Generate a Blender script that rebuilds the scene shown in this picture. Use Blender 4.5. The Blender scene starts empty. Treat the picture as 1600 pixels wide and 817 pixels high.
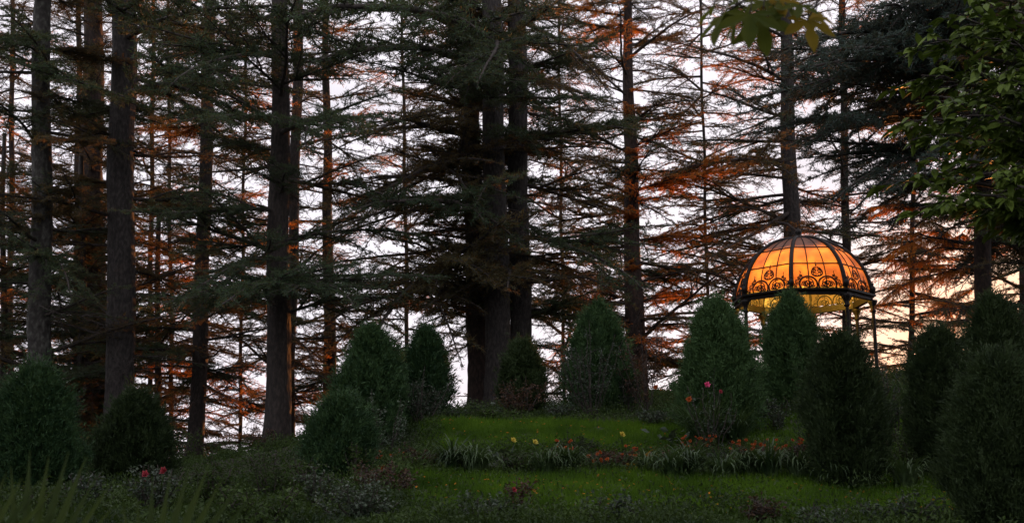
import bpy, math, random
import numpy as np
from mathutils import Vector, Matrix
sc = bpy.context.scene
col = sc.collection
rng = np.random.default_rng(11)
random.seed(5)
R = math.radians

# ------------------------------------------------------------------ camera
F = 1700.0                       # focal length in photo pixels (photo is 1600 wide)
HOR = 760.0                      # pixel row of the eye-level horizon
PIT = math.atan((HOR - 408.5) / F)
EYE = 1.6
cd = bpy.data.cameras.new('camera'); cam = bpy.data.objects.new('camera', cd); col.objects.link(cam)
cd.sensor_width = 36.0; cd.lens = 36.0 * F / 1600.0
cam.location = (0, 0, EYE); cam.rotation_euler = (math.pi / 2 + PIT, 0, 0)
cd.clip_start = 0.1; cd.clip_end = 6000
cd.dof.use_dof = True; cd.dof.focus_distance = 30; cd.dof.aperture_fstop = 3.6
sc.camera = cam

# ------------------------------------------------------------------ sky, sun, exposure
SUN_AZ, SUN_EL = 25.0, 2.6       # degrees right of the view, above the horizon
sc.view_settings.view_transform = 'Standard'; sc.view_settings.look = 'None'
sc.view_settings.exposure = 0.0; sc.view_settings.gamma = 1.0
w = bpy.data.worlds.new('World'); sc.world = w; w.use_nodes = True
nt = w.node_tree; nt.nodes.clear()
wo = nt.nodes.new('ShaderNodeOutputWorld'); bg = nt.nodes.new('ShaderNodeBackground')
sky = nt.nodes.new('ShaderNodeTexSky'); sky.sky_type = 'NISHITA'; sky.sun_disc = False
sky.sun_elevation = R(SUN_EL); sky.sun_rotation = R(SUN_AZ); sky.dust_density = 2.0
tc = nt.nodes.new('ShaderNodeTexCoord')
no = nt.nodes.new('ShaderNodeTexNoise'); no.inputs['Scale'].default_value = 5; no.inputs['Detail'].default_value = 5
mp = nt.nodes.new('ShaderNodeMapping'); mp.inputs['Scale'].default_value = (1, 1, 3)
nt.links.new(tc.outputs['Generated'], mp.inputs['Vector']); nt.links.new(mp.outputs['Vector'], no.inputs['Vector'])
cr = nt.nodes.new('ShaderNodeValToRGB')          # thin dusk overcast
cr.color_ramp.elements[0].position = .3; cr.color_ramp.elements[0].color = (.58, .545, .60, 1)
cr.color_ramp.elements[1].position = .7; cr.color_ramp.elements[1].color = (.80, .765, .83, 1)
nt.links.new(no.outputs['Fac'], cr.inputs['Fac'])
sm = nt.nodes.new('ShaderNodeVectorMath'); sm.operation = 'SCALE'; sm.inputs['Scale'].default_value = 17.0
nt.links.new(cr.outputs['Color'], sm.inputs[0])
mx = nt.nodes.new('ShaderNodeMixRGB'); mx.inputs['Fac'].default_value = .13
nt.links.new(sm.outputs[0], mx.inputs['Color1']); nt.links.new(sky.outputs['Color'], mx.inputs['Color2'])
# the cloud veil turns peach towards the setting sun
dt = nt.nodes.new('ShaderNodeVectorMath'); dt.operation = 'DOT_PRODUCT'; nt.links.new(tc.outputs['Generated'], dt.inputs[0])
dt.inputs[1].default_value = (math.sin(R(SUN_AZ)) * math.cos(R(SUN_EL)), math.cos(R(SUN_AZ)) * math.cos(R(SUN_EL)), math.sin(R(SUN_EL)))
gl = nt.nodes.new('ShaderNodeValToRGB'); gl.color_ramp.interpolation = 'EASE'
gl.color_ramp.elements[0].position = .972; gl.color_ramp.elements[0].color = (1, 1, 1, 1)
gl.color_ramp.elements[1].position = 1.0; gl.color_ramp.elements[1].color = (1.30, .88, .52, 1)
nt.links.new(dt.outputs['Value'], gl.inputs['Fac'])
mu = nt.nodes.new('ShaderNodeMixRGB'); mu.blend_type = 'MULTIPLY'; mu.inputs['Fac'].default_value = 1
nt.links.new(mx.outputs['Color'], mu.inputs['Color1']); nt.links.new(gl.outputs['Color'], mu.inputs['Color2'])
nt.links.new(mu.outputs['Color'], bg.inputs['Color']); bg.inputs['Strength'].default_value = 0.1
nt.links.new(bg.outputs['Background'], wo.inputs['Surface'])
sl = bpy.data.lights.new('sun', 'SUN'); so = bpy.data.objects.new('sun', sl); col.objects.link(so)
sl.energy = 5.0; sl.angle = R(0.5); sl.color = (1.0, .33, .08)
sv = Vector((math.sin(R(SUN_AZ)) * math.cos(R(SUN_EL)), math.cos(R(SUN_AZ)) * math.cos(R(SUN_EL)), math.sin(R(SUN_EL))))
so.rotation_euler = (-sv).to_track_quat('-Z', 'Y').to_euler(); so.location = (20, 60, 40)

# ------------------------------------------------------------------ measuring helpers
CP, SP = math.cos(PIT), math.sin(PIT)
def at(px, py, D):
    a, b = px - 800.0, 408.5 - py
    y = F * CP - b * SP; z = F * SP + b * CP
    k = D / y
    return Vector((a * k, D, EYE + z * k))
def row(D, z):
    t = (z - EYE) / D
    return 408.5 - F * (t * CP - SP) / (CP + t * SP)

# ------------------------------------------------------------------ tags
def tag(o, label=None, cat=None, group=None, kind=None):
    if label: o['label'] = label
    if cat: o['category'] = cat
    if group: o['group'] = group
    if kind: o['kind'] = kind
    return o
def empty(name, loc, rz=0.0):
    o = bpy.data.objects.new(name, None); col.objects.link(o)
    o.location = loc; o.rotation_euler = (0, 0, rz); o.empty_display_size = .2
    return o
def link(name, me, parent=None, loc=None):
    o = bpy.data.objects.new(name, me); col.objects.link(o)
    if parent: o.parent = parent
    if loc is not None: o.location = loc
    return o
def tri_mesh(name, V, Fc, mats, smooth=False, mi=None):
    V = np.ascontiguousarray(V, dtype=np.float32); Fc = np.ascontiguousarray(Fc, dtype=np.int32)
    me = bpy.data.meshes.new(name); n = len(Fc)
    me.vertices.add(len(V)); me.vertices.foreach_set('co', V.ravel())
    me.loops.add(n * 3); me.loops.foreach_set('vertex_index', Fc.ravel())
    me.polygons.add(n); me.polygons.foreach_set('loop_start', np.arange(0, n * 3, 3, dtype=np.int32))
    me.polygons.foreach_set('loop_total', np.full(n, 3, dtype=np.int32))
    if mi is not None: me.polygons.foreach_set('material_index', np.asarray(mi, dtype=np.int32))
    me.polygons.foreach_set('use_smooth', np.full(n, smooth))
    for m in mats: me.materials.append(m)
    me.update(calc_edges=True)
    return me
class MB:
    def __init__(s): s.v = []; s.f = []
    def tube(s, pts, rad, n=6, cap=True):
        pts = [Vector(p) for p in pts]; base = len(s.v); N = len(pts)
        if not hasattr(rad, '__len__'): rad = [rad] * N
        up = Vector((0.03, .02, 1)); 
        for i, p in enumerate(pts):
            d = pts[min(i + 1, N - 1)] - pts[max(i - 1, 0)]
            if d.length < 1e-9: d = Vector((0, 0, 1))
            d.normalize()
            a = d.cross(up)
            if a.length < .15: a = d.cross(Vector((1, .05, 0)))
            a.normalize(); b = a.cross(d)
            for k in range(n):
                t = 2 * math.pi * k / n
                s.v.append(tuple(p + (a * math.cos(t) + b * math.sin(t)) * rad[i]))
        for i in range(N - 1):
            for k in range(n):
                q = base + i * n; k2 = (k + 1) % n
                s.f.append((q + k, q + k2, q + n + k2, q + n + k))
        if cap:
            s.f.append(tuple(base + k for k in range(n)[::-1])); s.f.append(tuple(base + (N - 1) * n + k for k in range(n)))
        return s
    def box(s, c, size, rot=None):
        b = len(s.v); M = rot or Matrix.Identity(3)
        for dx in (-.5, .5):
            for dy in (-.5, .5):
                for dz in (-.5, .5):
                    s.v.append(tuple(Vector(c) + M @ Vector((dx * size[0], dy * size[1], dz * size[2]))))
        for q in ((0, 1, 3, 2), (4, 6, 7, 5), (0, 4, 5, 1), (2, 3, 7, 6), (0, 2, 6, 4), (1, 5, 7, 3)): s.f.append(tuple(b + i for i in q))
        return s
    def lathe(s, c, prof, n=12):
        b = len(s.v); c = Vector(c)
        for r, z in prof:
            for k in range(n):
                t = 2 * math.pi * k / n
                s.v.append((c.x + r * math.cos(t), c.y + r * math.sin(t), c.z + z))
        for i in range(len(prof) - 1):
            for k in range(n):
                k2 = (k + 1) % n; q = b + i * n
                s.f.append((q + k, q + k2, q + n + k2, q + n + k))
        s.f.append(tuple(b + k for k in range(n)[::-1])); s.f.append(tuple(b + (len(prof) - 1) * n + k for k in range(n)))
        return s
    def mesh(s, name, m, smooth=True):
        me = bpy.data.meshes.new(name); me.from_pydata(s.v, [], s.f)
        me.materials.append(m)
        if smooth: me.polygons.foreach_set('use_smooth', [True] * len(me.polygons))
        me.update(); return me

# ------------------------------------------------------------------ materials
def base_mat(name):
    m = bpy.data.materials.new(name); m.use_nodes = True
    t = m.node_tree; t.nodes.clear()
    return m, t, t.nodes.new('ShaderNodeOutputMaterial')
def ramp(t, fac, stops):
    c = t.nodes.new('ShaderNodeValToRGB')
    while len(c.color_ramp.elements) < len(stops): c.color_ramp.elements.new(.5)
    for e, (p, q) in zip(c.color_ramp.elements, stops): e.position = p; e.color = (*q, 1)
    t.links.new(fac, c.inputs['Fac']); return c.outputs['Color']
def noise(t, scale, detail=4, stretch=(1, 1, 1), coord='Object'):
    tcn = t.nodes.new('ShaderNodeTexCoord'); m = t.nodes.new('ShaderNodeMapping'); m.inputs['Scale'].default_value = stretch
    n = t.nodes.new('ShaderNodeTexNoise'); n.inputs['Scale'].default_value = scale; n.inputs['Detail'].default_value = detail
    t.links.new(tcn.outputs[coord], m.inputs['Vector']); t.links.new(m.outputs['Vector'], n.inputs['Vector'])
    return n.outputs['Fac']
def leaf_mat(name, dark, light, trans, tw=.4, scale=9.0, rough=.55, spec=.3):
    m, t, out = base_mat(name)
    oi = t.nodes.new('ShaderNodeObjectInfo')
    f = noise(t, scale, 3)
    a = t.nodes.new('ShaderNodeMath'); a.operation = 'MULTIPLY_ADD'; a.inputs[1].default_value = .35
    t.links.new(oi.outputs['Random'], a.inputs[0])
    b = t.nodes.new('ShaderNodeMath'); b.operation = 'SUBTRACT'; b.inputs[1].default_value = .175
    t.links.new(f, a.inputs[2]); t.links.new(a.outputs[0], b.inputs[0])
    c = ramp(t, b.outputs[0], [(.32, dark), (.68, light)])
    p = t.nodes.new('ShaderNodeBsdfPrincipled'); p.inputs['Roughness'].default_value = rough
    p.inputs['Specular IOR Level'].default_value = spec; t.links.new(c, p.inputs['Base Color'])
    tr = t.nodes.new('ShaderNodeBsdfTranslucent'); tr.inputs['Color'].default_value = (*trans, 1)
    mxs = t.nodes.new('ShaderNodeMixShader'); mxs.inputs['Fac'].default_value = tw
    t.links.new(p.outputs[0], mxs.inputs[1]); t.links.new(tr.outputs[0], mxs.inputs[2]); t.links.new(mxs.outputs[0], out.inputs['Surface'])
    return m
def solid(name, stops, scale=6, rough=.8, stretch=(1, 1, 1), bump=.3, metal=0.0, detail=6):
    m, t, out = base_mat(name)
    f = noise(t, scale, detail, stretch)
    p = t.nodes.new('ShaderNodeBsdfPrincipled'); p.inputs['Roughness'].default_value = rough; p.inputs['Metallic'].default_value = metal
    t.links.new(ramp(t, f, stops), p.inputs['Base Color'])
    if bump:
        bn = t.nodes.new('ShaderNodeBump'); bn.inputs['Strength'].default_value = bump; bn.inputs['Distance'].default_value = .05
        t.links.new(f, bn.inputs['Height']); t.links.new(bn.outputs['Normal'], p.inputs['Normal'])
    t.links.new(p.outputs[0], out.inputs['Surface']); return m
M = {}
M['bark_grey'] = solid('bark_grey', [(.3, (0.0092, 0.0078, 0.0074)), (.5, (0.0239, 0.0207, 0.0189)), (.72, (0.0553, 0.0488, 0.0442))], 15, .9, (1, 1, .42), .9)
M['bark_brown'] = solid('bark_brown', [(.3, (0.0083, 0.0065, 0.0055)), (.5, (0.0207, 0.0157, 0.0130)), (.72, (0.0461, 0.0360, 0.0295))], 15, .9, (1, 1, .42), .9)
M['bark_lichen'] = solid('bark_lichen', [(.3, (0.0110, 0.0101, 0.0088)), (.5, (0.0277, 0.0258, 0.0222)), (.7, (0.0783, 0.0806, 0.0691))], 9, .9, (1, 1, .6), .9)
M['bark_red'] = solid('bark_red', [(.3, (0.0101, 0.0069, 0.0055)), (.5, (0.0254, 0.0157, 0.0120)), (.72, (0.0599, 0.0369, 0.0254))], 15, .9, (1, 1, .42), .9)
M['limb'] = solid('limb_bark', [(.3, (.018, .015, .013)), (.7, (.055, .044, .037))], 14, .9, (1, 1, 1), .5)
M['needle_green'] = leaf_mat('needle_green', (.020, .048, .024), (.056, .108, .050), (.10, .10, .03), .35)
M['needle_blue'] = leaf_mat('needle_blue', (.018, .040, .034), (.042, .078, .062), (.08, .08, .04), .3)
M['needle_olive'] = leaf_mat('needle_olive', (.024, .034, .018), (.066, .072, .036), (.22, .13, .03), .42)
M['needle_rust_sunlit'] = leaf_mat('needle_rust_sunlit', (.05, .030, .015), (.14, .075, .03), (.85, .32, .05), .7)  # rusty needles with orange sunset light put into their colour
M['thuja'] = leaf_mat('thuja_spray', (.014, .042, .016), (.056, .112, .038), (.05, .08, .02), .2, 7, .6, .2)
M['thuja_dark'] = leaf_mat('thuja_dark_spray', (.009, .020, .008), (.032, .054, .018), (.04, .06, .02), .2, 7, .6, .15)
M['rose_leaf'] = leaf_mat('rose_leaf', (.012, .026, .014), (.055, .082, .050), (.05, .07, .025), .2, 9, .42, .4)
M['red_leaf'] = leaf_mat('reddish_leaf', (.022, .016, .010), (.095, .05, .028), (.08, .04, .02), .25, 9, .5, .3)
M['weed_leaf'] = leaf_mat('weed_leaf', (.008, .022, .005), (.050, .088, .018), (.05, .08, .012), .25, 1.1, .55, .2)
M['strap_leaf'] = leaf_mat('strap_leaf', (.018, .042, .014), (.078, .125, .052), (.06, .10, .02), .25, 4, .5, .3)
M['grass'] = leaf_mat('grass_blade', (.014, .045, .004), (.080, .16, .010), (.09, .18, .01), .35, 1.5, .6, .15)
M['broad_leaf'] = leaf_mat('broad_leaf', (.036, .066, .010), (.105, .155, .024), (.05, .08, .008), .1, 2, .55, .12)
M['lobed_leaf'] = leaf_mat('lobed_leaf', (.03, .045, .006), (.065, .075, .01), (.09, .11, .008), .4, 8, .7, .08)
M['gold_leaf'] = leaf_mat('golden_lobed_leaf', (.09, .075, .008), (.18, .12, .012), (.26, .17, .015), .45, 8, .7, .08)
M['palm'] = leaf_mat('palm_leaflet', (.014, .028, .003), (.036, .056, .006), (.03, .05, .006), .3, 3, .55, .15)
M['orange'] = leaf_mat('orange_petal', (.26, .05, .012), (.42, .10, .02), (.5, .12, .03), .3, 20)
M['redp'] = leaf_mat('red_petal', (.22, .025, .035), (.36, .05, .07), (.5, .05, .06), .3, 20)
M['pinkp'] = leaf_mat('pink_petal', (.65, .05, .18), (.80, .12, .28), (.6, .06, .18), .3, 20)
M['yellow'] = leaf_mat('yellow_petal', (.46, .36, .04), (.60, .50, .09), (.6, .5, .1), .3, 20)
M['iron'] = solid('dark_iron', [(.3, (.007, .006, .0055)), (.7, (.020, .016, .014))], 12, .6, (1, 1, 1), .3, .3)
M['soil'] = solid('soil', [(.3, (.010, .009, .006)), (.5, (.018, .02, .008)), (.7, (.022, .034, .010))], 1.3, .95, (1, 1, 1), .6, 0, 9)
def glass_mat():
    m, t, out = base_mat('milky_glass')
    f = noise(t, 2.2, 6); oi = t.nodes.new('ShaderNodeObjectInfo')
    a = t.nodes.new('ShaderNodeMath'); a.operation = 'MULTIPLY_ADD'; a.inputs[1].default_value = .22; t.links.new(oi.outputs['Random'], a.inputs[0]); t.links.new(f, a.inputs[2])
    c = ramp(t, a.outputs[0], [(.35, (.24, .205, .19)), (.8, (.38, .33, .31))])
    tr = t.nodes.new('ShaderNodeBsdfTranslucent'); t.links.new(ramp(t, a.outputs[0], [(.40, (.44, .25, .07)), (.62, (.60, .36, .11)), (.85, (.76, .49, .17))]), tr.inputs['Color'])
    p = t.nodes.new('ShaderNodeBsdfPrincipled'); t.links.new(c, p.inputs['Base Color']); p.inputs['Roughness'].default_value = .35
    s = t.nodes.new('ShaderNodeMixShader'); s.inputs['Fac'].default_value = .64
    t.links.new(p.outputs[0], s.inputs[1]); t.links.new(tr.outputs[0], s.inputs[2]); t.links.new(s.outputs[0], out.inputs['Surface'])
    return m
M['glass'] = glass_mat()

# ------------------------------------------------------------------ ground
CTRL = []
def cpt(px, py, D):
    p = at(px, py, D); CTRL.append((p.x, p.y, p.z))
for x in (-6, 0, 6):
    CTRL += [(x, -2, -.15), (x, 1, .1), (x, 4, .45), (x, 7, .82), (x * 1.6, 10, 1.14)]
for px in (500, 700, 1000, 1250, 1500, 1700): cpt(px, 814, 12.8)
for px in (-150, 0, 200, 350): cpt(px, 812, 13)
for px in (640, 800, 1000, 1250, 1500, 1700): cpt(px, 747, 15.6); cpt(px, 741, 16.6)
for px in (-150, 0, 200, 400): cpt(px, 785, 16); cpt(px, 762, 20)
for px in (500, 560): cpt(px, 765, 16); cpt(px, 735, 20)
for px in (680, 850, 1080): cpt(px, 703, 18.8); cpt(px, 664, 20.6); cpt(px, 655, 22)
for px in (1250, 1450, 1650): cpt(px, 700, 18.8); cpt(px, 655, 21); cpt(px, 640, 23)
for px in (-150, 0, 200, 330, 430, 500): cpt(px, 730, 29); cpt(px, 734, 35); cpt(px, 760, 41); cpt(px, 830, 50)
for px in (600, 720, 850): cpt(px, 650, 27); cpt(px, 645, 32); cpt(px, 680, 40); cpt(px, 780, 50)
for px in (980, 1100): cpt(px, 632, 27); cpt(px, 610, 35); cpt(px, 625, 42); cpt(px, 740, 52)
for px in (1253, 1350): cpt(px, 605, 33); cpt(px, 602, 37); cpt(px, 605, 41); cpt(px, 740, 53)
for px in (1450, 1600, 1750): cpt(px, 575, 30); cpt(px, 565, 36); cpt(px, 590, 41); cpt(px, 740, 53)
CA = np.array(CTRL)
def _solve():
    n = len(CA); d = np.linalg.norm(CA[:, None, :2] - CA[None, :, :2], axis=2)
    A = np.zeros((n + 3, n + 3)); A[:n, :n] = d + np.eye(n) * -.02
    A[:n, n] = 1; A[:n, n + 1:] = CA[:, :2]; A[n, :n] = 1; A[n + 1:, :n] = CA[:, :2].T
    b = np.zeros(n + 3); b[:n] = CA[:, 2]
    return np.linalg.solve(A, b)
WT = _solve()
def gz(X, Y):
    X = np.atleast_1d(np.asarray(X, float)); Y = np.atleast_1d(np.asarray(Y, float)); sh = X.shape
    X = X.ravel(); Y = Y.ravel(); n = len(CA); z = np.empty(len(X))
    for i in range(0, len(X), 20000):
        xs, ys = np.clip(X[i:i + 20000], -26, 26), np.clip(Y[i:i + 20000], -2, 53)
        d = np.hypot(xs[:, None] - CA[:, 0], ys[:, None] - CA[:, 1])
        z[i:i + 20000] = d @ WT[:n] + WT[n] + xs * WT[n + 1] + ys * WT[n + 2]
    far = np.maximum(Y - 53, 0); z = z - 12 * (1 - np.exp(-far / 40)) - far * .012
    z += .035 * np.sin(X * 2.1 + Y * .7) * np.sin(Y * 1.7 - X * .4)
    return z.reshape(sh)
def g1(x, y): return float(gz([x], [y])[0])
def G(px, D):
    py = 700
    for _ in range(4):
        p = at(px, py, D); z = g1(p.x, p.y); py = row(D, z)
    return Vector((p.x, p.y, z))
xs = np.unique(np.concatenate([np.linspace(-26, 26, 180), -26 - np.geomspace(1, 2500, 24), 26 + np.geomspace(1, 2500, 24)]))
ys = np.unique(np.concatenate([np.linspace(-6, 56, 220), -6 - np.geomspace(1, 800, 14), 56 + np.geomspace(1, 4000, 30)]))
XX, YY = np.meshgrid(xs, ys); ZZ = gz(XX, YY)
V = np.stack([XX.ravel(), YY.ravel(), ZZ.ravel()], 1); nx = len(xs)
ii = (np.arange(len(ys) - 1)[:, None] * nx + np.arange(nx - 1)[None]).ravel()
Fg = np.concatenate([np.stack([ii, ii + 1, ii + nx + 1], 1), np.stack([ii, ii + nx + 1, ii + nx], 1)])
tag(link('ground', tri_mesh('ground', V, Fg, [M['soil']], True)), kind='structure')

# ------------------------------------------------------------------ leaf clouds (vectorised)
def unit(a): return a / np.maximum(np.linalg.norm(a, axis=1, keepdims=True), 1e-9)
def needles(P, T, k, ln, wd, spread=.8, up=.25, jit=.015):
    n = len(P) * k
    P = np.repeat(P, k, 0) + rng.normal(0, jit, (n, 3)); T = np.repeat(T, k, 0)
    d = unit(T + rng.normal(0, spread, (n, 3)) + np.array([0, 0, up]))
    s = unit(np.cross(d, rng.normal(0, 1, (n, 3)))) * (wd * rng.uniform(.6, 1.3, (n, 1)) / 2)
    L = ln * rng.uniform(.6, 1.3, (n, 1))
    V = np.empty((n, 3, 3)); V[:, 0] = P - s; V[:, 1] = P + s; V[:, 2] = P + d * L
    return V.reshape(-1, 3), np.arange(n * 3).reshape(-1, 3)
def diamonds(P, T, ln, wd, fold=.25):
    """one folded leaf (4 triangles) at each point, growing along T"""
    n = len(P); d = unit(T); s = unit(np.cross(d, rng.normal(0, 1, (n, 3)) * .6 + np.array([0, 0, 1.0]))); u = np.cross(s, d)
    L = ln * rng.uniform(.65, 1.25, (n, 1)); W = wd * rng.uniform(.7, 1.2, (n, 1)) / 2
    V = np.empty((n, 5, 3)); V[:, 0] = P; V[:, 1] = P + d * L * .45 + s * W + u * W * fold * 2; V[:, 2] = P + d * L
    V[:, 3] = P + d * L * .45 - s * W + u * W * fold * 2; V[:, 4] = P + d * L * .5
    b = (np.arange(n) * 5)[:, None]
    Fc = np.concatenate([b + np.array([[0, 1, 4]]), b + np.array([[1, 2, 4]]), b + np.array([[0, 4, 3]]), b + np.array([[4, 2, 3]])])
    return V.reshape(-1, 3), Fc
def join(parts):
    Vs, Fs, o = [], [], 0
    for v, f in parts: Vs.append(v); Fs.append(f + o); o += len(v)
    return np.concatenate(Vs), np.concatenate(Fs)

# ------------------------------------------------------------------ cedar branches
def make_branch(style, seed):
    rd = random.Random(seed); wood = MB(); pts, dirs = [], []
    def path(o, d, L, n, droop, wob):
        out = [Vector(o)]; d = Vector(d).normalized(); st = L / n
        for i in range(n):
            d = (d + Vector((rd.gauss(0, wob), rd.gauss(0, wob), rd.gauss(0, wob * .5) - droop * (i / n)))).normalized()
            out.append(out[-1] + d * st)
        return out
    def twig(o, d, L, lvl):
        n = 3 if lvl == 2 else 6
        p = path(o, d, L, n, {'layer': .02, 'lace': .03, 'weep': .22}[style] * (1.5 if lvl == 1 else 1), .10)
        r = (.011 if lvl == 1 else .006)
        wood.tube(p, [r * (1 - .6 * i / n) for i in range(n + 1)], 3, False)
        step = {'layer': .040, 'lace': .046, 'weep': .036}[style]
        t = L * (.12 if style == 'layer' else .3 if lvl == 1 else .12)
        while t < L:
            i = min(int(t / L * n), n - 1); f = t / L * n - i; q = p[i].lerp(p[i + 1], f)
            if not (style == 'lace' and rd.random() < .22):
                pts.append(tuple(q)); dirs.append(tuple((p[i + 1] - p[i]).normalized()))
            t += step * rd.uniform(.7, 1.3)
        if lvl == 1:
            t = L * .15; sd = rd.choice((-1, 1))
            while t < L * .97:
                i = min(int(t / L * n), n - 1); q = p[i].lerp(p[i + 1], t / L * n - i); dd = (p[i + 1] - p[i]).normalized()
                side = dd.cross(Vector((0, 0, 1))).normalized() * sd
                if style == 'weep': nd = dd * .4 + side * .45 + Vector((0, 0, -.75))
                else: nd = dd * .75 + side * .8 + Vector((0, 0, rd.gauss(.05, .38)))
                twig(q, nd, max(.07, min(.42, L * .34) * (1.05 - t / L) * rd.uniform(.7, 1.4)), 2)
                t += {'layer': .066, 'lace': .075, 'weep': .07}[style] * rd.uniform(.7, 1.4); sd = -sd
    def limb(o, d, L, r, depth):
        n = 12 if depth == 0 else 8
        p = path(o, d, L, n, {'layer': .05, 'lace': .07, 'weep': .10}[style], .08)
        wood.tube(p, [r * (1 - .82 * i / n) + .004 for i in range(n + 1)], 5, False)
        t = L * (.10 if depth == 0 else .06); sd = rd.choice((-1, 1))
        while t < L * .985:
            u = t / L; i = min(int(u * n), n - 1); q = p[i].lerp(p[i + 1], u * n - i); dd = (p[i + 1] - p[i]).normalized()
            side = dd.cross(Vector((0, 0, 1))).normalized() * sd
            if depth < 2 and rd.random() < (.16 if depth == 0 else .08) and u < .75:
                limb(q, dd * .8 + side * rd.uniform(.5, .9) + Vector((0, 0, rd.gauss(.0, .24))), (L - t) * rd.uniform(.55, .85), r * (1 - .8 * u) * .7, depth + 1)
            else:
                prof = (.25 + .75 * min(1, u / .35)) * (1 - u) ** .5 + .10
                ll = L * .19 * prof * rd.uniform(.5, 1.25) * (1.25 if depth else 1)
                if style == 'lace' and rd.random() < .12: ll *= .3
                if style == 'weep': nd = dd * .5 + side * .7 + Vector((0, 0, -.25))
                else: nd = dd * .62 + side * .85 + Vector((0, 0, rd.gauss(.0, .34)))
                twig(q, nd, max(.15, ll), 1)
            t += {'layer': .095, 'lace': .12, 'weep': .10}[style] * rd.uniform(.6, 1.5); sd = -sd
        twig(p[-1], p[-1] - p[-2], .25, 1)
    rise = {'layer': rd.uniform(.08, .22), 'lace': rd.uniform(.0, .30), 'weep': rd.uniform(-.05, .1)}[style]
    limb((0, 0, 0), (1, 0, rise), 5.0, .070, 0)
    P, T = np.array(pts), np.array(dirs)
    k, ln, wd, sp, up = {'layer': (3, .078, .017, .8, .30), 'lace': (4, .066, .015, .8, .12), 'weep': (4, .07, .014, .55, -.25)}[style]
    v, f = needles(P, T, k, ln, wd, sp, up)
    return wood.mesh('branch', M['limb']), tri_mesh('needles', v, f, [M['needle_green']])
def make_dead(seed):
    rd = random.Random(seed); wood = MB()
    def g(o, d, L, r, lv):
        p = [Vector(o)]; d = Vector(d).normalized(); n = 6
        for i in range(n):
            d = (d + Vector((rd.gauss(0, .16), rd.gauss(0, .16), rd.gauss(-.03, .12)))).normalized(); p.append(p[-1] + d * L / n)
        wood.tube(p, [r * (1 - .8 * i / n) for i in range(n + 1)], 4, False)
        if lv < 3:
            for _ in range(7 if lv == 0 else 4):
                i = rd.randint(1, n - 1); e = Vector((rd.gauss(0, 1), rd.gauss(0, 1), rd.gauss(-.1, .6))).normalized()
                g(p[i], (p[i + 1] - p[i]).normalized() * .8 + e * .9, L * rd.uniform(.3, .55), r * .45, lv + 1)
    g((0, 0, 0), (1, 0, .05), 2.6, .03, 0)
    return wood.mesh('dead_branch', M['limb'])
PROTO = {s: [make_branch(s, 100 * i + 7 * len(s)) for i in range(n)] for s, n in (('layer', 6), ('lace', 9), ('weep', 4))}
DEAD = [make_dead(i + 50) for i in range(5)]

def add_branch(tree, base, rot, scale, style, mat, idx=None):
    pr = PROTO[style]; wm, nm = pr[random.randrange(len(pr)) if idx is None else idx % len(pr)]
    b = link('branch', wm, tree, base); b.rotation_euler = rot
    sy = scale * random.uniform(.85, 1.15) * random.choice((-1, 1)); b.scale = (scale, sy, scale * random.uniform(.9, 1.1))
    n = link('needles', nm, b); n.material_slots[0].link = 'OBJECT'; n.material_slots[0].material = M[mat]
    return b
TREES = []
def cedar(name, label, pxb, D, pxt, w_low, w_top, bark, z0, z1, step, blen, style, mats, seed, dead=8, height=21.0, bend=0.0, wrow=420, elev=(-16, 16), clear=0.0):
    """pxb / pxt: trunk column at its foot and at the top edge of the photo; w_*: trunk width in photo pixels at row wrow and row 0"""
    if D > 43: z1 += 7; height += 8; step *= 1.1
    rd = random.Random(seed); random.seed(seed)
    base = G(pxb, D); top = at(pxt, 0, D); T = empty(name, base); tag(T, label, 'tree')
    lean = (top.x - base.x) / (top.z - base.z); hh = top.z - base.z; hr = at(pxb, wrow, D).z - base.z
    r1 = w_low * D / F / 2; r0 = w_top * D / F / 2
    slope = (r1 - r0) / (hr - hh)
    def ax(z): return Vector((lean * z + bend * math.sin(z / hh * math.pi) + .03 * math.sin(z * .9 + seed), .03 * math.sin(z * .7 + seed * 2), z))
    def rad(z): return max(.035, r1 + slope * (z - hr)) * (1 + .38 * math.exp(-max(z, 0) / .40))
    n, rings = 18, 74; vs, fs = [], []
    ph = rd.uniform(0, 6)
    for i in range(rings + 1):
        z = -.5 + (height + .5) * (i / rings) ** 1.15; c = ax(z); r = rad(z)
        for k in range(n):
            a = 2 * math.pi * k / n
            q = r * (1 + .06 * math.sin(3 * a + ph + z * .35) + .045 * math.sin(7 * a - z * 1.3 + ph) + rd.gauss(0, .028) + .25 * math.exp(-max(z, 0) / .35) * max(0, math.sin(5 * a + ph)))
            vs.append((c.x + q * math.cos(a), c.y + q * math.sin(a), z))
    for i in range(rings):
        for k in range(n):
            k2 = (k + 1) % n; fs.append((i * n + k, i * n + k2, (i + 1) * n + k2, (i + 1) * n + k))
    m = MB(); m.v, m.f = vs, fs
    link('trunk', m.mesh('trunk', M[bark]), T)
    T_ = dict(obj=T, ax=ax, rad=rad, base=base, D=D, mats=mats, style=style); TREES.append(T_)
    z = z0; az = rd.uniform(0, 360)
    while z < z1:
        az += 137.5 + rd.uniform(-35, 35); u = (z - z0) / max(.1, z1 - z0)
        if math.sin(R(az)) < -.35 and rd.random() < clear: az += 180
        L = blen * (1.0 - .35 * u) * rd.uniform(.6, 1.15)
        st = style if isinstance(style, str) else rd.choice(style)
        add_branch(T, ax(z), (rd.gauss(0, .08), -R(rd.uniform(*elev)), R(az)), L / 5.0, st, rd.choice(mats))
        z += step * rd.uniform(.5, 1.5)
    for _ in range(dead):
        zz = rd.uniform(max(.8, z0 * .4), z0 + 6)
        o = link('dead_branch', rd.choice(DEAD), T, ax(zz)); o.rotation_euler = (rd.uniform(0, 6), R(rd.uniform(-15, 20)), rd.uniform(0, 6.28)); s = rd.uniform(.4, 1.0); o.scale = (s, s, s)
    return T_
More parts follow.
